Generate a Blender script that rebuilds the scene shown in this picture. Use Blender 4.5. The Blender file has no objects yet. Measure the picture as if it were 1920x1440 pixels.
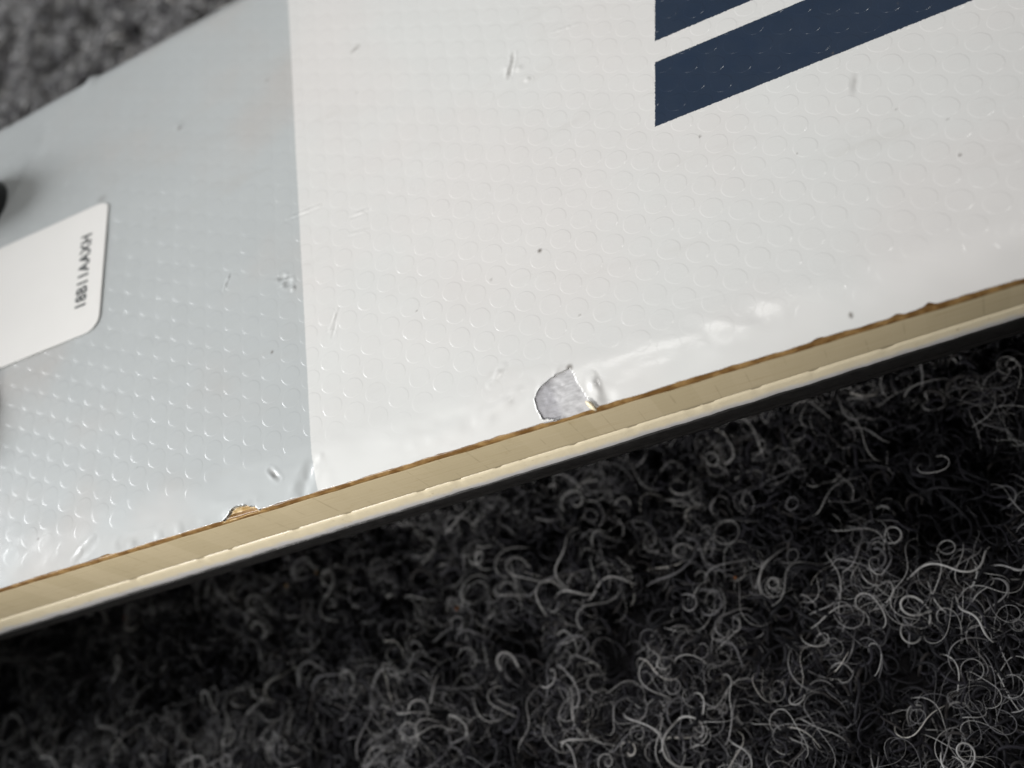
import bpy, math, random
import numpy as np
from mathutils import Matrix, Vector

MM = 0.001
TOP = 12.0            # height of the ski's top face above the carpet, mm
scene = bpy.context.scene
COL = scene.collection

# ------------------------------------------------------------------ camera
cam_data = bpy.data.cameras.new('camera')
cam = bpy.data.objects.new('camera', cam_data)
COL.objects.link(cam)
ROT = ((0.91513, 0.31226, 0.25501), (-0.15235, 0.85348, -0.49836), (-0.37326, 0.41721, 0.82862))
m = Matrix(ROT).to_4x4()
m.translation = Vector((19.6, -36.05, 67.57 + TOP)) * MM
cam.matrix_world = m
cam_data.sensor_fit = 'HORIZONTAL'
cam_data.sensor_width = 36.0
cam_data.lens = 33.0
cam_data.clip_start = 0.002
cam_data.clip_end = 50.0
cam_data.dof.use_dof = True
cam_data.dof.focus_distance = 0.0855
cam_data.dof.aperture_fstop = 20.5
scene.camera = cam

# ------------------------------------------------------------------ light: an indoor room
world = bpy.data.worlds.new('World')
scene.world = world
world.use_nodes = True
bg = world.node_tree.nodes['Background']
bg.inputs['Color'].default_value = (1.0, 0.98, 0.95, 1)
bg.inputs['Strength'].default_value = 0.115


def area(name, loc, power, size, color=(1, 1, 1), target=(-0.01, 0.03, 0.01), size_y=None):
    ld = bpy.data.lights.new(name, 'AREA')
    ld.energy = power
    ld.shape = 'RECTANGLE' if size_y else 'DISK'
    ld.size = size
    if size_y:
        ld.size_y = size_y
    ld.color = color
    o = bpy.data.objects.new(name, ld)
    COL.objects.link(o)
    o.location = loc
    d = Vector(target) - Vector(loc)
    o.rotation_euler = d.to_track_quat('-Z', 'Y').to_euler()
    return o


area('window_light', (-0.74, 0.13, 0.31), 9.7, 0.50, (0.97, 0.985, 1.0))
area('ceiling_lamp', (0.56, 0.24, 1.10), 3.2, 0.26, (1.0, 0.985, 0.96))
room = bpy.data.lights.new('fill_spot', 'SPOT')        # added fill spot from front left, cone narrowed so the right end darkens
room.energy = 18.5
room.spot_size = math.radians(13)
room.spot_blend = 1.0
room.shadow_soft_size = 0.025
room.color = (1.0, 0.985, 0.96)
fill_spot_o = bpy.data.objects.new('fill_spot', room)
COL.objects.link(fill_spot_o)
fill_spot_o.location = (-0.36, -0.44, 0.25)
fill_spot_o.rotation_euler = (Vector((-0.013, 0.020, 0.010)) - fill_spot_o.location).to_track_quat('-Z', 'Y').to_euler()
area('side_lamp', (-0.10, 0.30, 1.20), 1.2, 0.24, (1.0, 0.98, 0.95))

scene.view_settings.view_transform = 'Standard'
scene.view_settings.look = 'None'
scene.view_settings.exposure = 0.0
scene.view_settings.gamma = 1.0
scene.render.engine = 'CYCLES'
scene.cycles_curves.shape = 'THICK'
scene.cycles.use_denoising = True
scene.cycles.max_bounces = 5
scene.cycles.diffuse_bounces = 3
scene.cycles.glossy_bounces = 2

# ------------------------------------------------------------------ noise helpers (numpy)
RNG = np.random.default_rng(7)


def vnoise(x, y, seed=0):
    """smooth value noise, about -1..1"""
    r = np.random.default_rng(seed).random((256, 256)) * 2 - 1
    xi = np.floor(x).astype(int); yi = np.floor(y).astype(int)
    fx = x - xi; fy = y - yi
    fx = fx * fx * fx * (fx * (fx * 6 - 15) + 10); fy = fy * fy * fy * (fy * (fy * 6 - 15) + 10)
    a = r[xi & 255, yi & 255]; b = r[(xi + 1) & 255, yi & 255]
    c = r[xi & 255, (yi + 1) & 255]; d = r[(xi + 1) & 255, (yi + 1) & 255]
    return (a * (1 - fx) + b * fx) * (1 - fy) + (c * (1 - fx) + d * fx) * fy


def fbm(x, y, seed=0, octs=3):
    s = 0; amp = 1.0; f = 1.0
    for k in range(octs):
        s = s + amp * vnoise(x * f + 17.3 * k, y * f + 9.1 * k, seed + k)
        amp *= 0.5; f *= 2.03
    return s


def sstep(e0, e1, x):
    t = np.clip((x - e0) / (e1 - e0), 0, 1)
    return t * t * (3 - 2 * t)


def in_poly(x, y, poly):
    ins = np.zeros(x.shape, bool)
    n = len(poly)
    for i in range(n):
        x0, y0 = poly[i]; x1, y1 = poly[(i + 1) % n]
        if y0 == y1:
            continue
        c = ((y0 > y) != (y1 > y)) & (x < (x1 - x0) * (y - y0) / (y1 - y0) + x0)
        ins ^= c
    return ins


def seg_dist(x, y, p, q):
    px, py = p; qx, qy = q
    dx, dy = qx - px, qy - py
    L = dx * dx + dy * dy
    t = np.clip(((x - px) * dx + (y - py) * dy) / L, 0, 1)
    return np.hypot(x - px - t * dx, y - py - t * dy), t


# ------------------------------------------------------------------ node helpers
class NT:
    def __init__(self, name):
        self.m = bpy.data.materials.new(name)
        self.m.use_nodes = True
        self.t = self.m.node_tree
        self.b = self.t.nodes['Principled BSDF']

    def n(self, typ, **kw):
        nd = self.t.nodes.new(typ)
        for k, v in kw.items():
            setattr(nd, k, v)
        return nd

    def put(self, sock, v):
        if hasattr(v, 'is_output'):
            self.t.links.new(v, sock)
        else:
            sock.default_value = v

    def math(self, op, a, b=0.0, c=0.0):
        nd = self.n('ShaderNodeMath', operation=op)
        self.put(nd.inputs[0], a); self.put(nd.inputs[1], b)
        if op in ('MULTIPLY_ADD', 'COMPARE'):
            self.put(nd.inputs[2], c)
        return nd.outputs[0]

    def mix(self, f, a, b):
        nd = self.n('ShaderNodeMix', data_type='RGBA')
        self.put(nd.inputs[0], f)
        self.put(nd.inputs[6], a if hasattr(a, 'is_output') else (*a, 1))
        self.put(nd.inputs[7], b if hasattr(b, 'is_output') else (*b, 1))
        return nd.outputs[2]

    def coords(self):
        tc = self.n('ShaderNodeTexCoord')
        mp = self.n('ShaderNodeVectorMath', operation='SCALE')
        self.t.links.new(tc.outputs['Object'], mp.inputs[0])
        mp.inputs['Scale'].default_value = 1000.0
        sp = self.n('ShaderNodeSeparateXYZ')
        self.t.links.new(mp.outputs[0], sp.inputs[0])
        return mp.outputs[0], sp.outputs[0], sp.outputs[1], sp.outputs[2]

    def noise(self, vec, scale, detail=3.0, rough=0.55, dist=0.0):
        nd = self.n('ShaderNodeTexNoise')
        self.t.links.new(vec, nd.inputs['Vector'])
        nd.inputs['Scale'].default_value = scale
        nd.inputs['Detail'].default_value = detail
        nd.inputs['Roughness'].default_value = rough
        nd.inputs['Distortion'].default_value = dist
        return nd.outputs[0]

    def ramp(self, v, lo, hi, a=0.0, b=1.0, smooth=True):
        nd = self.n('ShaderNodeMapRange')
        nd.interpolation_type = 'SMOOTHSTEP' if smooth else 'LINEAR'
        self.put(nd.inputs[0], v)
        nd.inputs[1].default_value = lo; nd.inputs[2].default_value = hi
        nd.inputs[3].default_value = a; nd.inputs[4].default_value = b
        return nd.outputs[0]

    def attr(self, name):
        nd = self.n('ShaderNodeAttribute', attribute_name=name)
        return nd.outputs['Fac']

    def bump(self, h, strength, dist):
        nd = self.n('ShaderNodeBump')
        self.put(nd.inputs['Height'], h)
        nd.inputs['Strength'].default_value = strength
        nd.inputs['Distance'].default_value = dist
        self.t.links.new(nd.outputs[0], self.b.inputs['Normal'])

    def set(self, **kw):
        for k, v in kw.items():
            self.put(self.b.inputs[k.replace('_', ' ')], v)


# ---- printed top sheet
M = NT('printed_top_sheet')
vec, X, Y, Z = M.coords()
jit = M.math('MULTIPLY', M.math('SUBTRACT', M.noise(vec, 5.0, 2.0), 0.5), 0.22)
Xj = M.math('ADD', X, jit); Yj = M.math('ADD', Y, jit)
is_white = M.ramp(Xj, -21.52, -21.40)
cut = M.math('MULTIPLY_ADD', M.math('SUBTRACT', Y, 26.25), 0.239, 17.0)
right = M.ramp(M.math('SUBTRACT', Xj, cut), -0.04, 0.04)
s1 = M.math('MULTIPLY', M.ramp(Yj, 26.03, 26.11), M.ramp(Yj, 33.86, 33.78))
s2 = M.math('MULTIPLY', M.ramp(Yj, 36.46, 36.54), M.ramp(Yj, 44.34, 44.26))
navy = M.math('MULTIPLY', right, M.math('MAXIMUM', s1, s2))
grey_c = M.mix(M.ramp(M.noise(vec, 0.05, 3.0), 0.48, 0.74), (0.388, 0.408, 0.411), (0.398, 0.392, 0.381))
white_c = M.mix(M.ramp(M.noise(vec, 0.05, 3.0), 0.35, 0.7), (0.568, 0.572, 0.560), (0.575, 0.562, 0.548))
navy_c = M.mix(M.noise(vec, 0.4, 3.0), (0.010, 0.022, 0.047), (0.013, 0.024, 0.044))
col = M.mix(is_white, grey_c, white_c)
smear = M.n('ShaderNodeMapping'); smear.inputs['Scale'].default_value = (0.35, 1.6, 1.0); smear.inputs['Rotation'].default_value = (0, 0, 0.35)
M.t.links.new(vec, smear.inputs['Vector'])
col = M.mix(M.ramp(M.noise(smear.outputs[0], 0.16, 6.0, 0.65), 0.55, 0.80, 0.0, 0.16), col, (0.30, 0.27, 0.23))
col = M.mix(navy, col, navy_c)
col = M.mix(M.math('MULTIPLY', M.attr('grime'), 0.9), col, (0.10, 0.085, 0.07))
M.set(Base_Color=col, Roughness=M.ramp(M.noise(vec, 0.35, 4.0), 0.3, 0.75, 0.42, 0.54),
      Specular_IOR_Level=0.32, Coat_Weight=0.40, Coat_Roughness=0.13)
# thin raised rims of the embossed blisters (hexagonal lattice, 2.6 mm pitch), fading where the sheet is worn
wv = M.math('MULTIPLY', M.math('SUBTRACT', M.noise(vec, 0.09, 1.0), 0.5), 0.35)
lx = M.math('ADD', M.math('SUBTRACT', X, 21.66), wv); ly = M.math('SUBTRACT', M.math('SUBTRACT', Y, 31.91), wv)


def rect_dist(ax, ay):
    dx = M.math('PINGPONG', M.math('ADD', lx, ax), 2.2517); dy = M.math('PINGPONG', M.math('ADD', ly, ay), 1.3)
    return M.math('SQRT', M.math('ADD', M.math('MULTIPLY', dx, dx), M.math('MULTIPLY', dy, dy)))


dist = M.math('MINIMUM', rect_dist(0.0, 0.0), rect_dist(2.2517, 1.3))
dist = M.math('ADD', dist, M.math('MULTIPLY', M.math('SUBTRACT', M.noise(vec, 1.1, 2.0), 0.5), 0.16))
rim = M.ramp(dist, 0.95, 1.07, 1.0, 0.0)
amp = M.math('MULTIPLY', M.attr('wear'), M.ramp(M.noise(vec, 0.40, 3.0), 0.30, 0.62, 0.45, 1.0))
relief = M.math('MULTIPLY_ADD', M.noise(vec, 3.2, 3.0), 0.10, M.math('MULTIPLY', rim, amp))
M.bump(relief, 1.0, 0.0000072)
cb = M.n('ShaderNodeBump')                      # the clear lacquer follows the rims more sharply than the print below
M.put(cb.inputs['Height'], relief)
cb.inputs['Strength'].default_value = 1.0
cb.inputs['Distance'].default_value = 0.000040
M.t.links.new(cb.outputs[0], M.b.inputs['Coat Normal'])
MAT_TOP = M.m

# ---- tan side wall, faint vertical lines scribed across it
M = NT('tan_side_wall')
vec, X, Y, Z = M.coords()
flat = M.n('ShaderNodeCombineXYZ')
M.t.links.new(X, flat.inputs[0])
wx = M.math('MULTIPLY_ADD', M.noise(flat.outputs[0], 0.16, 2.0), 3.5, X)
wx = M.math('MULTIPLY_ADD', Z, 0.05, wx)
fr = M.math('FRACT', M.math('DIVIDE', wx, 3.1))
line = M.math('MULTIPLY', M.ramp(M.math('ABSOLUTE', M.math('SUBTRACT', fr, 0.5)), 0.0, 0.028, 1.0, 0.0),
              M.ramp(M.noise(vec, 0.45, 3.0), 0.42, 0.62))
step = M.n('ShaderNodeTexWhiteNoise', noise_dimensions='1D')
M.put(step.inputs['W'], M.math('FLOOR', M.math('DIVIDE', wx, 3.1)))
tone = M.mix(step.outputs[0], (0.48, 0.40, 0.255), (0.52, 0.435, 0.285))
tone = M.mix(M.math('MULTIPLY', line, 0.36), tone, (0.20, 0.15, 0.08))
tone = M.mix(M.ramp(M.noise(vec, 0.9, 5.0), 0.60, 0.80, 0.0, 0.35), tone, (0.36, 0.27, 0.14))
sc = M.n('ShaderNodeMapping'); sc.inputs['Scale'].default_value = (0.10, 1.0, 2.2)
M.t.links.new(vec, sc.inputs['Vector'])
streak = M.noise(sc.outputs[0], 1.3, 6.0, 0.7)
tone = M.mix(M.ramp(streak, 0.52, 0.75, 0.0, 0.30), tone, (0.30, 0.22, 0.11))
tone = M.mix(M.ramp(streak, 0.46, 0.28, 0.0, 0.25), tone, (0.62, 0.54, 0.38))
M.set(Base_Color=tone, Roughness=M.ramp(streak, 0.3, 0.7, 0.38, 0.6), Specular_IOR_Level=0.4)
M.bump(M.math('ADD', streak, M.math('MULTIPLY', M.noise(vec, 2.5, 4.0), 0.5)), 0.25, 0.00008)
MAT_TAN = M.m

# ---- brown resin seam under the top sheet
M = NT('brown_resin')
vec, X, Y, Z = M.coords()
M.set(Base_Color=M.mix(M.ramp(M.noise(vec, 0.8, 4.0), 0.35, 0.7), (0.17, 0.085, 0.024), (0.36, 0.22, 0.085)),
      Roughness=0.38)
M.bump(M.noise(vec, 2.0, 4.0), 0.35, 0.0001)
MAT_RESIN = M.m

M = NT('amber_resin')
vec, X, Y, Z = M.coords()
M.set(Base_Color=M.mix(M.ramp(M.noise(vec, 1.3, 4.0), 0.40, 0.65), (0.40, 0.25, 0.08), (0.62, 0.46, 0.24)),
      Roughness=0.4)
M.bump(M.noise(vec, 2.6, 4.0), 0.5, 0.00015)
MAT_AMBER = M.m

# ---- cream laminate strip going over into white
M = NT('cream_laminate')
vec, X, Y, Z = M.coords()
zz = M.math('SUBTRACT', Z, M.math('MULTIPLY_ADD', X, 0.031, TOP - 8.15))
zz = M.math('ADD', zz, M.math('MULTIPLY', M.math('SUBTRACT', M.noise(vec, 0.7, 4.0), 0.5), 1.5))
tone = M.mix(M.ramp(zz, -0.55, 0.55), (0.60, 0.59, 0.585), (0.72, 0.63, 0.45))
tone = M.mix(M.ramp(M.noise(vec, 1.4, 5.0), 0.63, 0.76, 0.0, 0.55), tone, (0.33, 0.24, 0.12))
M.set(Base_Color=tone, Roughness=0.34, Specular_IOR_Level=0.5)
M.bump(M.noise(vec, 1.7, 5.0), 0.3, 0.00012)
MAT_CREAM = M.m

M = NT('dark_steel')
vec, X, Y, Z = M.coords()
M.set(Base_Color=M.mix(M.noise(vec, 0.9, 4.0), (0.004, 0.0038, 0.0038), (0.012, 0.011, 0.0105)), Metallic=0.0, Specular_IOR_Level=0.3,
      Roughness=M.ramp(M.noise(vec, 1.2, 4.0), 0.3, 0.7, 0.40, 0.6))
M.bump(M.noise(vec, 2.2, 4.0), 0.2, 0.0001)
MAT_STEEL = M.m

M = NT('black_ski_base')
vec, X, Y, Z = M.coords()
M.set(Base_Color=M.mix(M.noise(vec, 0.5), (0.012, 0.012, 0.013), (0.02, 0.02, 0.021)), Roughness=0.5)
MAT_BASE = M.m

# ---- torn glass-fibre layer
M = NT('grey_glass_fibre')
vec, X, Y, Z = M.coords()
st = M.n('ShaderNodeMapping'); st.inputs['Rotation'].default_value = (0, 0, math.radians(-52))
st.inputs['Scale'].default_value = (0.55, 2.6, 1.0)
M.t.links.new(vec, st.inputs['Vector'])
fib = M.noise(st.outputs[0], 1.6, 5.0, 0.65)
light_side = M.ramp(M.math('MULTIPLY_ADD', M.noise(vec, 0.8, 3.0), 2.2, M.math('SUBTRACT', X, 1.2)), 1.6, 3.0)
tone = M.mix(light_side, (0.33, 0.325, 0.345), (0.50, 0.495, 0.50))
tone = M.mix(M.ramp(fib, 0.35, 0.68), M.mix(0.5, tone, (0.29, 0.285, 0.29)), tone)
M.set(Base_Color=tone, Roughness=0.5, Specular_IOR_Level=0.45)
M.bump(fib, 0.4, 0.00014)
MAT_FIBRE = M.m

M = NT('white_sticker_paper')
vec, X, Y, Z = M.coords()
M.set(Base_Color=M.mix(M.noise(vec, 0.3), (0.66, 0.65, 0.63), (0.69, 0.68, 0.66)), Roughness=0.42)
MAT_STICKER = M.m
M = NT('dark_ink')
vec, X, Y, Z = M.coords()
M.set(Base_Color=M.mix(M.noise(vec, 3.0), (0.010, 0.016, 0.018), (0.022, 0.028, 0.030)), Roughness=0.5)
MAT_INK = M.m
M = NT('black_plastic')
vec, X, Y, Z = M.coords()
M.set(Base_Color=M.mix(M.noise(vec, 0.8), (0.006, 0.008, 0.008), (0.012, 0.014, 0.014)), Roughness=0.4)
M.bump(M.noise(vec, 4.0), 0.1, 0.0001)
MAT_PLASTIC = M.m
M = NT('zinc_screw')
vec, X, Y, Z = M.coords()
M.set(Base_Color=M.mix(M.noise(vec, 2.0), (0.35, 0.35, 0.36), (0.45, 0.45, 0.45)), Metallic=1.0, Roughness=0.35)
MAT_ZINC = M.m

# ---- carpet
M = NT('carpet_backing')
vec, X, Y, Z = M.coords()
M.set(Base_Color=M.mix(M.noise(vec, 0.5, 5.0), (0.006, 0.006, 0.007), (0.016, 0.015, 0.016)), Roughness=0.95,
      Specular_IOR_Level=0.1)
M.bump(M.noise(vec, 0.8, 5.0), 0.9, 0.0015)
MAT_BACK = M.m


def fibre_mat(name, stops, rough, spec, sheen=0.1):
    M = NT(name)
    hi = M.n('ShaderNodeHairInfo')
    cr = M.n('ShaderNodeValToRGB')
    cr.color_ramp.interpolation = 'CONSTANT'
    el = cr.color_ramp.elements
    while len(el) > 1:
        el.remove(el[-1])
    el[0].position = stops[0][0]; el[0].color = (*stops[0][1], 1)
    for p, c in stops[1:]:
        e = el.new(p); e.color = (*c, 1)
    M.t.links.new(hi.outputs['Random'], cr.inputs[0])
    M.set(Base_Color=cr.outputs[0], Roughness=rough, Specular_IOR_Level=spec, Sheen_Weight=sheen, Sheen_Roughness=0.35)
    return M.m


MAT_DARKFIB = fibre_mat('charcoal_fibre', [(0, (0.005, 0.005, 0.007)), (0.4, (0.008, 0.0075, 0.010)),
                                           (0.7, (0.016, 0.015, 0.020)), (0.9, (0.03, 0.027, 0.027))], 0.6, 0.2, 0.10)
MAT_LIGHTFIB = fibre_mat('grey_fibre', [(0, (0.10, 0.098, 0.105)), (0.35, (0.18, 0.176, 0.18)),
                                        (0.62, (0.28, 0.275, 0.272)), (0.85, (0.40, 0.395, 0.39)),
                                        (0.97, (0.50, 0.48, 0.45))], 0.5, 0.3, 0.25)
MAT_LINT = fibre_mat('coloured_lint', [(0, (0.35, 0.12, 0.03)), (0.45, (0.30, 0.18, 0.07)), (0.75, (0.05, 0.22, 0.17)), (0.9, (0.25, 0.05, 0.05))], 0.6, 0.3)


# ------------------------------------------------------------------ mesh helpers
def mesh_obj(name, verts_mm, faces, mat, parent=None, smooth=True):
    me = bpy.data.meshes.new(name)
    v = np.asarray(verts_mm, np.float64) * MM
    f = faces
    if isinstance(f, np.ndarray):
        me.vertices.add(len(v)); me.vertices.foreach_set('co', v.astype(np.float32).ravel())
        k = f.shape[1]
        me.loops.add(f.size); me.loops.foreach_set('vertex_index', f.astype(np.int32).ravel())
        me.polygons.add(len(f))
        me.polygons.foreach_set('loop_start', np.arange(0, f.size, k, dtype=np.int32))
        me.update(calc_edges=True)
    else:
        me.from_pydata([tuple(p) for p in v], [], f)
        me.update()
    me.validate()
    if smooth:
        me.polygons.foreach_set('use_smooth', np.ones(len(me.polygons), bool))
    me.materials.append(mat)
    o = bpy.data.objects.new(name, me)
    COL.objects.link(o)
    if parent is not None:
        o.parent = parent
        o.matrix_parent_inverse = parent.matrix_world.inverted()
    return o


def grid_faces(nu, nv, flip=False):
    i, j = np.meshgrid(np.arange(nu - 1), np.arange(nv - 1), indexing='ij')
    a = i * nv + j
    f = np.stack([a, a + nv, a + nv + 1, a + 1], -1).reshape(-1, 4)
    return f[:, ::-1] if flip else f


# ------------------------------------------------------------------ the carpet (setting)
GZ = -28.0   # mean level of the pile, mm
gx = np.linspace(-1000, 1000, 161); gy = np.linspace(-900, 1000, 161)
GX, GY = np.meshgrid(gx, gy, indexing='ij')
gz = GZ - 2.6 + 0.5 * fbm(GX / 9, GY / 9, 3)
carpet = mesh_obj('carpet', np.stack([GX, GY, gz], -1).reshape(-1, 3), grid_faces(161, 161), MAT_BACK)
carpet['kind'] = 'structure'
carpet['label'] = 'dark charcoal looped carpet under the ski'


# ------------------------------------------------------------------ ski outline
def sat(x):
    return 200 * np.tanh(x / 200)


def taper(x):
    """rounded tip and tail, far outside the picture"""
    t = np.clip((np.abs(x) - 690) / 90, 0, 0.999)
    return np.sqrt(1 - t * t)


def edge_n(x):
    return 0.44 - 0.0238 * sat(x) + 0.24 * sstep(5.0, 45.0, x)


def edge_f(x):
    return 77.1 + 0.0800 * sat(x)


def near_y(x):
    c = 0.5 * (edge_n(x) + edge_f(x))
    return c + (edge_n(x) - c) * taper(x)


def far_y(x):
    c = 0.5 * (edge_n(x) + edge_f(x))
    return c + (edge_f(x) - c) * taper(x)


def camber(x):
    """the ski is arched: it touches the carpet near tip and tail only"""
    return -np.where(x > 0, 22.5, 12.5) * (x / 720) ** 2


def z_base(x):
    return TOP - 11.62 + 0.0255 * sat(x) + camber(x)


def z_tan(x):
    return TOP - 6.45 + 0.0232 * sat(x) + camber(x)


def z_strip(x):
    return TOP - 9.42 + 0.0345 * sat(x) + camber(x)




def ED(x):
    return 0.80 + 0.45 * sstep(5.0, 45.0, x)


LIP = 0.26

ski = bpy.data.objects.new('ski', None)
COL.objects.link(ski)
ski.empty_display_size = 0.02
ski.location = Vector((0, 36, 0.5)) * MM
bpy.context.view_layer.update()
ski['label'] = 'worn white and pale grey ski with navy stripes and a chipped edge, lying on carpet'
ski['category'] = 'ski'

# ------------------------------------------------------------------ top sheet: a finely modelled relief
xs = np.concatenate([np.linspace(-778, -84, 70), np.arange(-82, 58.001, 0.14), np.linspace(60, 778, 70)])
ds = np.concatenate([[0.0, 0.0], np.arange(0.05, 9.0, 0.10), np.arange(9.05, 70.0, 0.165)])
nx, nd = len(xs), len(ds)
tail = np.array([0.2, 0.5, 1.0]); # last rows blend out to the far edge
XX = np.repeat(xs[:, None], nd + len(tail) + 1, 1)
yn = near_y(xs); yf = far_y(xs)
# small irregularities of the two edges
yn_w = yn + 0.05 * fbm(xs / 3.1, xs * 0 + 2.2, 11, 4) + 0.03 * fbm(xs / 0.7, xs * 0 + 5.2, 12, 2)
for c, w, a in ((32.4, 0.35, 0.24), (30.0, 0.35, 0.15), (-45.5, 0.8, 0.12), (17.0, 0.6, 0.08), (24.0, .4, .1)):
    yn_w += a * np.exp(-((xs - c) / w) ** 2)
yf_w = yf + 0.04 * fbm(xs / 2.0, xs * 0 + 8.2, 13, 3)
yf_w += 0.75 * sstep(-54.6, -53.6, xs) * (1 - sstep(-53.2, -51.4, xs))
YY = np.empty_like(XX)
YY[:, :nd] = yn[:, None] + ds[None, :] * taper(xs)[:, None] + (yn_w - yn)[:, None] * np.exp(-ds / 0.9)[None, :]
last = YY[:, nd - 1]
for k, t in enumerate(tail):
    YY[:, nd + k] = last + (yf_w - last) * t
YY[:, nd + 3] = yf_w
NV = YY.shape[1]
D = np.maximum(YY - yn[:, None], 0)
DF = np.maximum(yf_w[:, None] - YY, 0)

H = np.zeros_like(XX)
# rolled-over edges
H -= ED(XX) * np.clip(1 - D / 5.4, 0, 1) ** 2.3
H -= 0.45 * np.clip(1 - DF / 3.0, 0, 1) ** 2
# embossed blisters on a hexagonal lattice
P = 2.6
a1 = np.array([math.cos(math.radians(30)), -math.sin(math.radians(30))]) * P
a2 = np.array([0.0, P])
inv = np.linalg.inv(np.column_stack([a1, a2]))
ox, oy = 21.66, 31.91
warp = 0.06
rx = XX - ox + warp * fbm(XX / 14, YY / 14, 21, 1); ry = YY - oy + warp * fbm(XX / 14, YY / 14, 22, 1)
u = inv[0, 0] * rx + inv[0, 1] * ry; v = inv[1, 0] * rx + inv[1, 1] * ry
rand_h = np.random.default_rng(5).random((512, 512))
best = np.full(XX.shape, 1e9); bi = np.zeros(XX.shape, int); bj = np.zeros(XX.shape, int)
for du in (0, 1):
    for dv in (0, 1):
        iu = np.floor(u).astype(int) + du; iv = np.floor(v).astype(int) + dv
        cx = a1[0] * iu + a2[0] * iv; cy = a1[1] * iu + a2[1] * iv
        r = np.hypot(rx - cx, ry - cy)
        upd = r < best
        best = np.where(upd, r, best); bi = np.where(upd, iu, bi); bj = np.where(upd, iv, bj)
rh = rand_h[bi % 512, bj % 512]; rr = rand_h[(bi + 91) % 512, (bj + 37) % 512]
rad = 1.02 + 0.10 * (rr - 0.5)
prof = 1 - sstep(rad - 0.16, rad + 0.05, best)
prof = prof * (0.86 + 0.14 * np.clip(best / rad, 0, 1) ** 2)
wear = sstep(1.2, 7.0, D + 1.6 * fbm(XX / 4, YY / 4, 31, 2)) * (0.75 + 0.25 * sstep(1, 8, DF))
patch = 0.72 + 0.28 * sstep(-0.5, 0.5, fbm(XX / 9, YY / 9, 33, 2))
H += 0.0015 * prof * (0.55 + 0.6 * rh) * wear * patch
# slow unevenness and lumps along the near edge
H += 0.030 * fbm(XX / 11, YY / 8, 41, 2)
edge_zone = np.exp(-((D - 2.6) / 2.3) ** 2)
H += edge_zone * (0.010 * fbm(XX / 2.6 + YY / 3.0, YY / 1.6, 43, 2) + 0.05 * fbm(XX / 6, YY / 2.4, 44, 2))
lump = np.exp(-((XX - 16) / 9) ** 2)
H += lump * edge_zone * (0.012 * fbm((XX + 1.4 * YY) / 5.0, (YY - 0.3 * XX) / 2.5, 45, 2))

GR = np.zeros_like(XX)    # grime (dirt trapped in scratches, small specks)


def dent(cx, cy, r, depth, rim=0.35):
    global H
    q = np.hypot(XX - cx, YY - cy) / r
    H += -depth * np.exp(-q ** 2) + rim * depth * np.exp(-((q - 1.5) / 0.45) ** 2)


def scratch(p, q, w, depth, rim=0.5, grime=0.0):
    global H, GR
    dist, t = seg_dist(XX, YY, p, q)
    taper = 0.35 + 0.65 * np.sin(np.pi * np.clip(t, 0.02, 0.98))
    fw = min(3.0, 0.6 / w)
    wob = 0.75 + 0.5 * vnoise(XX * fw, YY * fw, 77)
    H += taper * wob * (-depth * np.exp(-(dist / w) ** 2) + rim * depth * np.exp(-((dist - 1.7 * w) / (0.7 * w)) ** 2))
    if grime:
        GR = np.maximum(GR, grime * taper * np.exp(-(dist / (w * 0.9)) ** 2))


def speck(cx, cy, r, g=1.0, sx=1.0):
    global GR
    q = np.hypot((XX - cx) / sx, YY - cy) / r
    GR = np.maximum(GR, g * np.clip(1.35 - q, 0, 1))


dent(-23.18, 24.94, 0.45, 0.10); dent(-22.6, 23.9, 0.28, -0.12, 0.2); dent(-23.9, 25.9, 0.4, 0.07)
scratch((-24.6, 26.1), (-22.7, 25.6), 0.16, 0.08, 0.5, 0.25)
scratch((-24.4, 24.9), (-23.2, 25.0), 0.13, -0.06)
dent(-37.83, 55.35, 0.45, -0.07, -0.2); speck(-37.75, 55.0, 0.35, 0.6)
scratch((-13.2, 54.4), (-12.2, 55.0), 0.25, 0.09, 0.4, 0.6)
scratch((5.35, 43.2), (5.0, 41.3), 0.20, 0.06, 0.7, 0.35); scratch((4.9, 41.6), (4.3, 39.9), 0.22, 0.06, 0.7, 0.4)
dent(4.4, 41.4, 0.5, -0.05, 0); dent(5.6, 40.6, 0.35, -0.06, 0); dent(6.2, 38.6, 0.3, -0.06, 0.2)
scratch((9.8, 43.6), (12.8, 43.2), 0.16, -0.05, 0.3)
scratch((34.6, 23.2), (33.8, 21.2), 0.30, 0.035, 0.3, 0.28)
scratch((-22.98, 33.51), (-18.84, 33.44), 0.17, -0.075, 0.6); scratch((-22.2, 33.1), (-19.8, 33.15), 0.12, 0.05)
scratch((-15.47, 30.37), (-13.25, 30.27), 0.14, -0.07, 0.5); scratch((-15.3, 30.0), (-13.1, 29.85), 0.10, 0.06)
scratch((-15.65, 27.94), (-13.48, 27.65), 0.16, -0.04)
scratch((-17.65, 19.28), (-18.7, 17.14), 0.14, -0.06, 0.5); scratch((-17.9, 17.8), (-18.5, 16.2), 0.12, 0.05)
scratch((-30.42, 29.1), (-31.24, 27.3), 0.14, -0.09, 0.5); dent(-30.6, 28.7, 0.2, -0.06, 0)
scratch((-26.03, 4.33), (-25.19, 3.18), 0.22, 0.09, 0.5, 0.6)
scratch((-21.45, 3.6), (-23.4, 0.9), 0.55, 0.12, 0.35); dent(-22.0, 1.6, 1.3, 0.06, 0.2)
scratch((-20.6, 3.9), (-21.8, 2.6), 0.3, -0.05, 0.2)
scratch((-46.81, 3.6), (-49.46, 2.2), 0.30, -0.05, 0.3); scratch((-46.5, 3.1), (-49.2, 1.8), 0.30, 0.035, 0.3)
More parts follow.
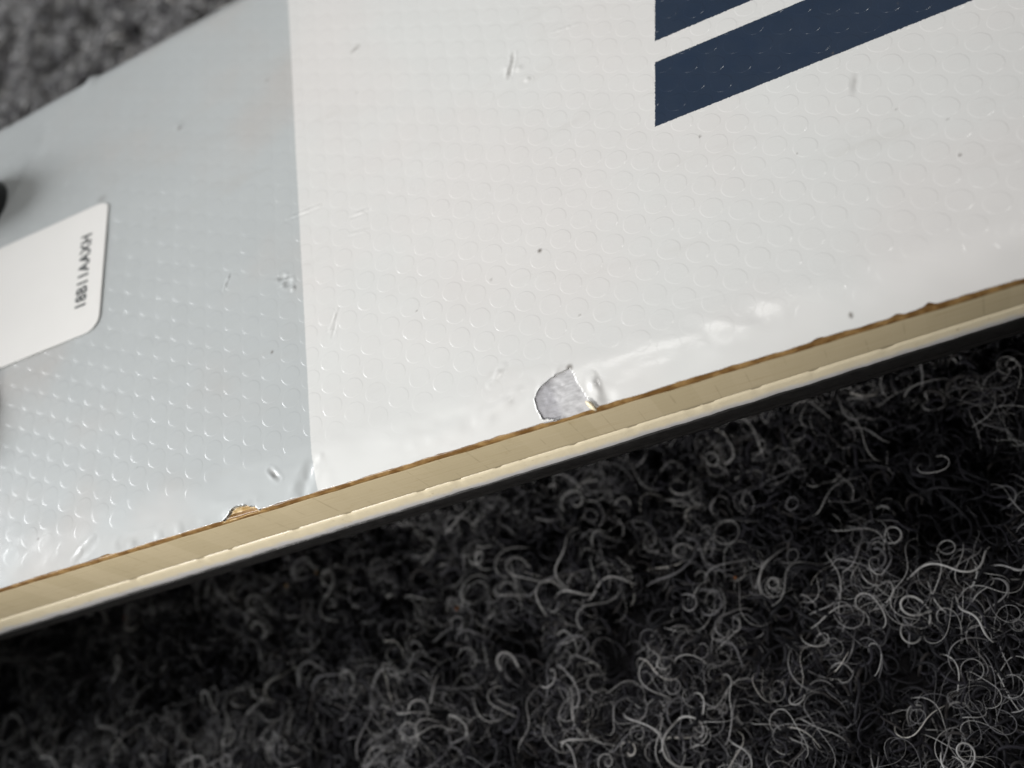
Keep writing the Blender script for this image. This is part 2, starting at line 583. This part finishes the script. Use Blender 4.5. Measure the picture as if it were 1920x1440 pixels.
scratch((-53.4, 5.5), (-57.7, 3.8), 0.7, 0.03, 0.4); scratch((-50.5, 3.4), (-53.5, 2.4), 0.6, -0.02, 0.3)
scratch((-36.0, 1.6), (-28.6, 1.6), 0.6, 0.14, 0.25)
scratch((-32.0, 1.5), (-28.0, 1.9), 0.35, -0.12, 0.0)
scratch((-43.5, 2.0), (-37.5, 1.6), 0.5, 0.10, 0.3)
# bulge to the right of the big tear and the ridges that run on from it
scratch((5.75, 2.9), (5.75, 0.9), 0.42, -0.24, 0.1); dent(6.6, 0.7, 0.6, 0.16, 0.0)
scratch((7.5, 4.2), (18.5, 3.2), 1.4, -0.018, 0.4); scratch((9.2, 1.4), (14.5, 2.9), 0.9, -0.03, 0.4)
scratch((14.5, 4.6), (17.8, 1.9), 0.7, 0.04, 0.4); scratch((19.0, 4.4), (21.0, 2.8), 0.7, 0.03, 0.5)
scratch((-4.5, 2.2), (0.0, 3.9), 0.6, -0.10, 0.3); scratch((-11, 2.0), (-4.0, 2.5), 0.7, -0.09, 0.3)
scratch((-3.2, 5.2), (-1.7, 6.6), 0.3, -0.09, 0.3)
# raised lip left of the tear
scratch((0.25, 2.7), (3.3, 4.45), 0.35, -0.10, 0.0)
speck(4.12, 4.32, 0.30, 0.9); speck(3.70, 17.21, 0.22, 1.0); speck(-25.36, 17.18, 0.17, 1.0); speck(26.79, 0.95, 0.26, 1.0, 0.6)
speck(38.87, 11.31, 0.15, 0.8); speck(-24.97, 56.31, 0.28, 0.3); speck(-49.2, 48.95, 0.55, 0.35, 1.4)
speck(-53.75, 5.41, 0.16, 0.8); speck(20.5, 23.0, 0.13, 0.8); speck(6.0, 9.0, 0.12, 0.5)
for k in range(26):
    r_ = random.Random(100 + k)
    speck(r_.uniform(-70, 48), r_.uniform(3, 70), r_.uniform(0.06, 0.11), r_.uniform(0.3, 0.8))
for k in range(80):
    r_ = random.Random(300 + k)
    x0 = r_.uniform(-60, 45); y0 = r_.uniform(4, 66); an = r_.gauss(0.15, 0.35); L = r_.uniform(0.6, 3.0) * r_.choice((1, 1, 2.5))
    scratch((x0, y0), (x0 + L * math.cos(an), y0 + L * math.sin(an)), 0.10, r_.choice((-1, 1)) * r_.uniform(0.004, 0.016), 0.5)

ZZ = TOP + H + camber(XX)
ZZ[:, 0] -= LIP                                  # underside of the lip at the near edge
YY[:, 0] += 0.12
ZZ[:, NV - 1] = ZZ[:, NV - 2] - 0.5

# holes: the big tear and the small chip
tear = [(0.47, 2.65), (0.79, 3.06), (1.31, 3.46), (2.18, 3.89), (3.21, 4.15), (4.07, 4.26), (4.29, 3.65), (4.41, 2.8),
        (4.71, 1.91), (4.98, 0.98), (5.35, -0.02), (5.45, -2.0), (3.1, -2.0), (3.0, 0.22), (1.9, 0.42), (0.72, 0.66), (0.46, 1.76)]
chip = [(-32.9, 0.9), (-31.57, 1.35), (-31.05, 1.6), (-30.66, 1.98), (-29.91, 1.95), (-29.02, 1.78), (-28.27, 1.42),
        (-27.2, 0.7), (-27.2, -1.5), (-32.9, -1.5)]


def ragged(poly, amp, seed):
    o = []
    r = np.random.default_rng(seed)
    for i in range(len(poly)):
        p = np.array(poly[i]); q = np.array(poly[(i + 1) % len(poly)])
        k = max(1, int(np.hypot(*(q - p)) / 0.16))
        for t in range(k):
            o.append(tuple(p + (q - p) * t / k + r.normal(0, amp, 2)))
    return o


tear = ragged(tear, 0.025, 1); chip = ragged(chip, 0.05, 2)
fx = 0.25 * (XX[:-1, :-1] + XX[1:, :-1] + XX[1:, 1:] + XX[:-1, 1:])
fy = 0.25 * (YY[:-1, :-1] + YY[1:, :-1] + YY[1:, 1:] + YY[:-1, 1:])
tear_m = in_poly(fx, fy, tear)
chip_m = in_poly(fx, fy, chip)
for mk, poly in ((tear_m, tear), (chip_m, chip)):      # pull the rim of each hole onto the torn outline
    touch = np.zeros(XX.shape, bool); rest = np.zeros(XX.shape, bool)
    for a, b in ((0, 0), (1, 0), (0, 1), (1, 1)):
        touch[a:nx - 1 + a, b:NV - 1 + b] |= mk
        rest[a:nx - 1 + a, b:NV - 1 + b] |= ~mk
    pa = np.array(poly); pb = np.roll(pa, -1, 0)
    for i, j in zip(*np.nonzero(touch & rest)):
        if j < 3:
            continue
        p = np.array((XX[i, j], YY[i, j]))
        dd = pb - pa
        t = np.clip(((p - pa) * dd).sum(1) / (dd * dd).sum(1), 0, 1)
        c = pa + t[:, None] * dd
        k = np.hypot(*(c - p).T).argmin()
        if np.hypot(*(c[k] - p)) < 0.14:
            XX[i, j], YY[i, j] = c[k]
hole = tear_m | chip_m
vid = np.arange(nx * NV).reshape(nx, NV)
quads = np.stack([vid[:-1, :-1], vid[1:, :-1], vid[1:, 1:], vid[:-1, 1:]], -1)
verts = np.stack([XX, YY, ZZ], -1).reshape(-1, 3)
keep = quads[~hole]
# walls of the sheet's thickness around the holes
wall_v = []; wall_f = []; wid = {}
base_n = len(verts)


def low(vi):
    if vi not in wid:
        wid[vi] = base_n + len(wall_v)
        p = verts[vi]
        wall_v.append((p[0], p[1], p[2] - 0.30))
    return wid[vi]


hi_, hj_ = np.nonzero(hole)
for i, j in zip(hi_, hj_):
    for di, dj, e in ((-1, 0, (0, 3)), (1, 0, (1, 2)), (0, -1, (0, 1)), (0, 1, (3, 2))):
        a, b = i + di, j + dj
        if 0 <= a < nx - 1 and 0 <= b < NV - 1 and not hole[a, b]:
            v0, v1 = quads[i, j, e[0]], quads[i, j, e[1]]
            wall_f.append((v0, v1, low(v1), low(v0)))
all_v = np.vstack([verts, np.array(wall_v)])
all_f = np.vstack([keep, np.array(wall_f)])
topsheet = mesh_obj('top_sheet', all_v, all_f, MAT_TOP, ski)
wa = topsheet.data.attributes.new('wear', 'FLOAT', 'POINT')
wvals = np.concatenate([wear.ravel(), np.zeros(len(wall_v))]).astype(np.float32)
wa.data.foreach_set('value', wvals)
ga = topsheet.data.attributes.new('grime', 'FLOAT', 'POINT')
gvals = np.concatenate([GR.ravel(), np.zeros(len(wall_v))]).astype(np.float32)
if len(topsheet.data.vertices) == len(gvals):
    ga.data.foreach_set('value', gvals)
topsheet['label'] = 'scuffed blistered top sheet, pale grey and white with navy stripes'


def patch_mesh(name, mask, depth, rough, seed, mat, label, slope=0.0):
    mk = mask.copy()
    for _ in range(3):
        g = mk.copy()
        g[1:] |= mk[:-1]; g[:-1] |= mk[1:]; g[:, 1:] |= mk[:, :-1]; g[:, :-1] |= mk[:, 1:]
        mk = g
    mk[:, 0] = False
    q = quads[mk]
    used, invx = np.unique(q, return_inverse=True)
    vv = verts[used].copy()
    d_ = D.ravel()[used]
    base_roll = TOP - ED(vv[:, 0]) * np.clip(1 - d_ / 5.4, 0, 1) ** 2.3
    vv[:, 2] = base_roll - depth + rough * fbm(vv[:, 0] / 0.8 + vv[:, 1] / 1.2, vv[:, 1] / 0.7, seed, 3) \
        + 0.4 * rough * fbm(vv[:, 0] / 0.3, vv[:, 1] / 0.25, seed + 5, 2) - slope * np.clip(1.2 - d_, 0, 2)
    o = mesh_obj(name, vv, invx.reshape(-1, 4), mat, ski)
    o['label'] = label
    return o


patch_mesh('torn_patch', tear_m, 0.09, 0.04, 61, MAT_FIBRE, 'torn grey fibre layer laid bare at the edge', 0.10)
patch_mesh('chipped_patch', chip_m, 0.30, 0.05, 66, MAT_AMBER, 'amber resin laid bare in a small chip', 0.25)

# small curled splinter at the tear's lower right corner
pts = [(4.75, 0.95, 11.55), (5.0, 0.62, 11.62), (5.22, 0.25, 11.52), (5.42, -0.05, 11.30)]
sv, sf = [], []
for k, p in enumerate(pts):
    w = (0.10, 0.24, 0.26, 0.08)[k]
    for (du, dz) in ((-w, -0.08), (0, 0.10), (w, -0.08)):
        sv.append((p[0] + du * 0.8, p[1] + du * 0.45, p[2] + dz))
for k in range(3):
    for c in range(3):
        a = k * 3 + c; b = k * 3 + (c + 1) % 3
        sf.append((a, b, b + 3, a + 3))
sf += [(2, 1, 0), (9, 10, 11)]
sp = mesh_obj('splinter', sv, sf, MAT_CREAM, ski)

# ------------------------------------------------------------------ side strips, laid round both sides of the ski
sx = np.concatenate([np.linspace(-778, -84, 70), np.arange(-82, 58.001, 0.3), np.linspace(60, 778, 70)])


def strip(name, rows, mat, label=None, far=True):
    """rows: list of (inset function, z function) from top to bottom, swept along the near side, then along the far side"""
    objs = []
    parts_v = []; parts_f = []
    off = 0
    for side in ((0, 1) if far else (0,)):
        V = []
        for ins, zf in rows:
            y = (near_y(sx) + ins(sx)) if side == 0 else (far_y(sx) - ins(sx))
            V.append(np.stack([sx, y, zf(sx)], -1))
        V = np.stack(V, 1)
        f = grid_faces(len(sx), len(rows), flip=(side == 0))
        parts_v.append(V.reshape(-1, 3)); parts_f.append(f + off)
        off += V.shape[0] * V.shape[1]
    o = mesh_obj(name, np.vstack(parts_v), np.vstack(parts_f), mat, ski)
    if label:
        o['label'] = label
    return o


def N1(s, seed, a):
    return lambda x: a * fbm(x / s, x * 0 + seed * 1.37, 80 + seed, 4)


n_a, n_b, n_c, n_d = N1(2.0, 1, 0.05), N1(2.2, 2, 0.06), N1(4.0, 3, 0.05), N1(0.8, 4, 0.05)
ZL0 = TOP - LIP


def ZL(x):
    return ZL0 - ED(x) + camber(x)


strip('resin_seam', [(lambda x: 1.6 + 0 * x, lambda x: ZL(x) - 0.25 + 0 * x), (lambda x: 0.20 + n_a(x), lambda x: ZL(x) - 0.02 + 0 * x),
                     (lambda x: 0.09 + n_a(x), lambda x: ZL(x) - 0.14 + 0 * x),
                     (lambda x: 0.03 + n_a(x) * 0.4, lambda x: ZL(x) - 0.55 + 0.5 * n_b(x)),
                     (lambda x: 0.00 + n_a(x) * 0.2, lambda x: ZL(x) - 0.72 + n_b(x)),
                     (lambda x: 0.14 + 0 * x, lambda x: ZL(x) - 0.82 + n_b(x))],
      MAT_RESIN, 'brown resin seam under the top sheet')
strip('side_wall', [(lambda x: 0.5 + 0 * x, lambda x: ZL(x) - 0.50 + 0 * x), (lambda x: 0.10 + 0 * x, lambda x: ZL(x) - 0.56 + 0 * x),
                    (lambda x: 0.03 + n_c(x) * 0.3, lambda x: ZL(x) - 1.0 + 0 * x),
                    (lambda x: 0.0 + n_c(x) * 0.4, lambda x: 0.5 * (ZL(x) + z_tan(x))),
                    (lambda x: 0.0 + 0 * x, lambda x: z_tan(x) + 0.4),
                    (lambda x: 0.03 + 0 * x, lambda x: z_tan(x) - 0.15 + n_d(x)),
                    (lambda x: 0.5 + 0 * x, lambda x: z_tan(x) - 0.3)],
      MAT_TAN, 'tan side wall with faint upright lines')


nick = np.zeros_like(sx)
for c, w, a in ((-48.2, 0.35, 0.5), (-39.5, 0.3, 0.38), (-35.8, 0.25, 0.25), (-28, 0.3, .25), (-22.0, 0.3, 0.3), (-14.0, 0.3, 0.4), (-10.2, 0.3, 0.42),
                (-6.0, .25, .2), (1.5, .3, .22), (7.0, 0.35, 0.25), (12.6, 0.5, 0.4), (14.0, 0.4, 0.35), (18.2, .3, .3), (23, .3, .25), (29, .4, .3)):
    nick += a * np.exp(-((sx - c) / w) ** 2)
strip('laminate_strip', [(lambda x: 0.5 + 0 * x, lambda x: z_tan(x) + 0.10), (lambda x: 0.01 + n_d(x) * 0.4 + nick * 0.35, lambda x: z_tan(x) + 0.05 + n_d(x) * 0.7 - nick * 0.45),
                         (lambda x: -0.06 + n_d(x) * 0.5 + nick * 0.15, lambda x: z_tan(x) - 0.55 - nick * 0.4),
                         (lambda x: -0.09 + n_a(x) * 0.6, lambda x: z_tan(x) - 1.3),
                         (lambda x: -0.08 + n_a(x) * 0.6, lambda x: 0.4 * z_tan(x) + 0.6 * z_strip(x)),
                         (lambda x: -0.02 + n_a(x), lambda x: z_strip(x) + 0.45),
                         (lambda x: 0.16 + n_a(x), lambda x: z_strip(x) + 0.08 + n_d(x) * 1.2),
                         (lambda x: 0.5 + 0 * x, lambda x: z_strip(x) - 0.05)],
      MAT_CREAM, 'cream and white laminate strip with small nicks')
strip('steel_edge', [(lambda x: 0.6 + 0 * x, lambda x: z_strip(x) + 0.12), (lambda x: 0.10 + 0.3 * n_a(x), lambda x: z_strip(x) + 0.06),
                     (lambda x: 0.0 + 0.3 * n_a(x), lambda x: z_strip(x) - 0.12),
                     (lambda x: 0.0 + 0.2 * n_a(x), lambda x: z_base(x) + 0.62),
                     (lambda x: 0.05 + 0.2 * n_d(x), lambda x: z_base(x) + 0.52),
                     (lambda x: -0.02 + 0.2 * n_d(x), lambda x: z_base(x) + 0.42),
                     (lambda x: 0.03 + 0 * x, lambda x: z_base(x) + 0.0),
                     (lambda x: 2.2 + 0 * x, lambda x: z_base(x) + 0.0)],
      MAT_STEEL, 'dark steel edge')
bx = np.linspace(-770, 770, 80)
BV = np.stack([np.stack([bx, near_y(bx) + (far_y(bx) - near_y(bx)) * (0.03 + 0.94 * t), z_base(bx) + 0 * bx], -1) for t in np.linspace(0, 1, 6)], 1)
mesh_obj('running_base', BV.reshape(-1, 3), grid_faces(80, 6, flip=True), MAT_BASE, ski)

# ------------------------------------------------------------------ serial label
x0, x1, y0, y1 = -68.0, -47.95, 29.05, 48.15
rad_c = 1.9
out = []
for (cx, cy, a0) in ((x1 - rad_c, y1 - rad_c * 0.55, 0), (x0 + rad_c, y1 - rad_c * 0.55, 90), (x0 + rad_c, y0 + rad_c, 180), (x1 - rad_c, y0 + rad_c, 270)):
    ry_ = rad_c * 0.55 if a0 < 180 else rad_c
    for k in range(9):
        t = math.radians(a0 + 90 * k / 8)
        out.append((cx + rad_c * math.cos(t), cy + ry_ * math.sin(t)))
n = len(out)
zl = TOP + 0.085
cxm, cym = (x0 + x1) / 2, (y0 + y1) / 2
lv = [(x, y, zl - 0.06) for x, y in out] + [(x, y, zl) for x, y in out] + \
     [(cxm + (x - cxm) * 0.99, cym + (y - cym) * 0.99, zl + 0.012) for x, y in out]
lf = [(k, (k + 1) % n, n + (k + 1) % n, n + k) for k in range(n)] + \
     [(n + k, n + (k + 1) % n, 2 * n + (k + 1) % n, 2 * n + k) for k in range(n)] + [tuple(range(2 * n, 3 * n))]
lab = mesh_obj('serial_label', lv, lf, MAT_STICKER, ski, smooth=False)
lab['label'] = 'white rounded serial sticker'

fc = bpy.data.curves.new('lettering', 'FONT')
fc.body = '18B11AAXH'
fc.size = 1.0
fc.space_character = 1.08
fc.offset = 0.032
tmp = bpy.data.objects.new('tmp_text', fc)
COL.objects.link(tmp)
bpy.context.view_layer.update()
tm = bpy.data.meshes.new_from_object(tmp.evaluated_get(bpy.context.evaluated_depsgraph_get()))
bpy.data.objects.remove(tmp)
co = np.empty(len(tm.vertices) * 3); tm.vertices.foreach_get('co', co); co = co.reshape(-1, 3)
lo, hi = co.min(0), co.max(0)
tx = (co[:, 0] - lo[0]) / (hi[0] - lo[0]); ty = (co[:, 1] - lo[1]) / (hi[1] - lo[1])
new = np.stack([-50.08 - 1.62 * ty, 33.15 + 10.75 * tx, np.full(len(tx), zl + 0.022)], -1) * MM
tm.vertices.foreach_set('co', new.ravel()); tm.update()
tm.materials.clear(); tm.materials.append(MAT_INK)
let = bpy.data.objects.new('lettering', tm)
COL.objects.link(let)
let.parent = lab; let.matrix_parent_inverse = lab.matrix_world.inverted()
let['label'] = 'dark printed serial number'


# ------------------------------------------------------------------ binding at the left, only its nose is in view
def rounded_prism(outline, z0, z1, rnd, steps=4):
    """outline (counter-clockwise, mm) swept up with a rounded top edge"""
    o = np.array(outline); c = o.mean(0)
    rings = [(1.0, z0)]
    ext = np.abs(o - c).max()
    for k in range(steps + 1):
        t = math.pi / 2 * k / steps
        rings.append((1 - rnd / ext * (1 - math.cos(t)), z1 - rnd + rnd * math.sin(t)))
    V = []; F = []
    n = len(o)
    for s, z in rings:
        V += [(*(c + (p - c) * s), z) for p in o]
    for r in range(len(rings) - 1):
        for k in range(n):
            a = r * n + k; b = r * n + (k + 1) % n
            F.append((a, b, b + n, a + n))
    F.append(tuple(range((len(rings) - 1) * n, len(rings) * n)))
    return V, F


def stadium(x0, x1, y0, y1, r, k=6):
    o = []
    for cx, cy, a0 in ((x1 - r, y1 - r, 0), (x0 + r, y1 - r, 90), (x0 + r, y0 + r, 180), (x1 - r, y0 + r, 270)):
        for i in range(k + 1):
            t = math.radians(a0 + 90 * i / k)
            o.append((cx + r * math.cos(t), cy + r * math.sin(t)))
    return o


V, F = rounded_prism(stadium(-170, -73.5, 12, 64, 6), TOP - 0.3, TOP + 2.2, 0.8)
binding = mesh_obj('binding_plate', V, F, MAT_PLASTIC, ski)
binding['label'] = 'black binding plate at the left'
V, F = rounded_prism(stadium(-90, -65.4, 52.4, 61.4, 4.2), TOP - 0.3, TOP + 5.0, 2.2)
k1 = mesh_obj('plate_nose', V, F, MAT_PLASTIC, binding)
V, F = rounded_prism(stadium(-90, -63.6, 15.5, 27.5, 4), TOP - 0.3, TOP + 2.0, 0.8)
mesh_obj('plate_nose', V, F, MAT_PLASTIC, binding)
V, F = rounded_prism(stadium(-168, -104, 20, 58, 10), TOP + 1.8, TOP + 16, 4)
mesh_obj('toe_housing', V, F, MAT_PLASTIC, binding)
for yy in (17, 48):
    V, F = rounded_prism(stadium(-88, -82, yy - 3, yy + 3, 3), TOP + 1.9, TOP + 3.0, 0.6)
    mesh_obj('screw', V, F, MAT_ZINC, binding)


# ------------------------------------------------------------------ carpet pile: loops of loose fibre
def fibres(name, n, region, length, radius, kappa, lift, mat, seed, pts=18, label=None, thick=None, clump=0.0):
    r = np.random.default_rng(seed)
    xa, xb, ya, yb = region
    X0 = r.uniform(xa, xb, 3 * n); Y0 = r.uniform(ya, yb, 3 * n)
    dens = np.clip(0.5 + clump * fbm(X0 / 6, Y0 / 6, 97, 2), 0.02, 1)      # the pile is clumped, not even
    pick = np.nonzero(r.random(3 * n) < dens)[0][:n]
    X0, Y0 = X0[pick], Y0[pick]
    n = len(X0)
    L = r.uniform(length[0], length[1], n)
    s = np.linspace(0, 1, pts)
    ds_ = L[:, None] / (pts - 1)
    th = r.uniform(0, 2 * np.pi, n)
    k0 = r.normal(0, 1, n) * kappa
    # smoothly varying curvature per fibre
    kn = (k0[:, None] + kappa * 0.9 * np.sin(2 * np.pi * (s[None] * r.uniform(0.4, 1.6, n)[:, None] + r.random(n)[:, None])))
    head = th[:, None] + np.cumsum(kn * ds_, 1)
    phi = (r.uniform(0.5, 1.25, n)[:, None] * np.cos(np.pi * (s[None] * r.uniform(0.8, 1.5, n)[:, None]) + r.normal(0, 0.25, n)[:, None]))
    cx = np.cumsum(np.cos(head) * np.cos(phi) * ds_, 1)
    cy = np.cumsum(np.sin(head) * np.cos(phi) * ds_, 1)
    cz = np.cumsum(np.sin(phi) * ds_, 1)
    cz -= cz.max(1, keepdims=True)
    topz = GZ + lift[0] + (lift[1] - lift[0]) * r.random(n) ** 1.3
    topz += 1.5 * fbm(X0 / 8, Y0 / 8, 90, 2)
    px = X0[:, None] + cx - cx.mean(1, keepdims=True); py = Y0[:, None] + cy - cy.mean(1, keepdims=True)
    pz = topz[:, None] + cz
    # nothing pokes through the ski: fibres under it are pressed down
    inside = (py > near_y(px) - 0.25) & (py < far_y(px) + 0.25)
    pz = np.where(inside, np.minimum(pz, z_base(px) - 0.25), pz)
    near = (py > near_y(px) - 1.2) & (py < far_y(px) + 1.2) & ~inside
    pz = np.where(near, np.minimum(pz, z_base(px) + 0.6), pz)
    pz = np.maximum(pz, GZ - 3.2)
    deep = ((py > near_y(px) + 34) & (py < far_y(px) - 12)).all(1)
    ok = ~deep
    px, py, pz = px[ok], py[ok], pz[ok]
    n = len(px)
    rad = radius[0] + (radius[1] - radius[0]) * r.random(n) ** 1.6
    if thick is not None:
        rad = rad * thick(px[:, 0], py[:, 0])
    cu = bpy.data.hair_curves.new(name)
    cu.add_curves([pts] * n)
    pos = np.stack([px, py, pz], -1).reshape(-1, 3) * MM
    cu.attributes['position'].data.foreach_set('vector', pos.astype(np.float32).ravel())
    prof = np.minimum(1, 0.55 + 3 * np.minimum(s, 1 - s))
    rr_ = (rad[:, None] * prof[None]).ravel() * MM
    ra = cu.attributes.get('radius') or cu.attributes.new('radius', 'FLOAT', 'POINT')
    ra.data.foreach_set('value', rr_.astype(np.float32))
    cu.materials.append(mat)
    o = bpy.data.objects.new(name, cu)
    COL.objects.link(o)
    o['kind'] = 'stuff'
    if label:
        o['label'] = label
        o['category'] = 'carpet pile'
    return o


FRONT = (-120, 62, -42, 34); BACK = (-140, -36, 82, 200)
fibres('carpet_pile', 34000, FRONT, (4, 10), (0.06, 0.20), 0.55, (-2.4, 0.6), MAT_DARKFIB, 1, 13,
       'dark charcoal looped pile in front of the ski', clump=0.3)
fibres('loose_fibre', 12500, FRONT, (3, 14), (0.010, 0.048), 0.6, (-2.2, 2.0), MAT_LIGHTFIB, 2, 24,
       'fine grey curled fibres lying on the carpet in front of the ski', clump=0.9)
fibres('loose_fibre', 1000, FRONT, (5, 13), (0.05, 0.11), 0.55, (-0.5, 2.4), MAT_LIGHTFIB, 6, 26,
       'coarser grey loops of yarn standing out of the carpet in front of the ski', clump=0.7)
fibres('lint', 18, FRONT, (0.3, 0.7), (0.08, 0.16), 0.6, (0.0, 1.5), MAT_LINT, 5, 6,
       'tiny orange and green specks of lint in the carpet')
fibres('carpet_pile', 10000, BACK, (5, 11), (0.10, 0.24), 0.5, (-2.4, 0.2), MAT_DARKFIB, 3, 11,
       'dark charcoal looped pile behind the ski', clump=0.3)
fibres('loose_fibre', 56000, BACK, (4, 11), (0.09, 0.22), 0.7, (-1.4, 2.6), MAT_LIGHTFIB, 4, 12,  # pale fibres packed thicker here to stand in for stronger light
       'dense grey curled fibres behind the ski, brightening the carpet in place of light', clump=0.6)
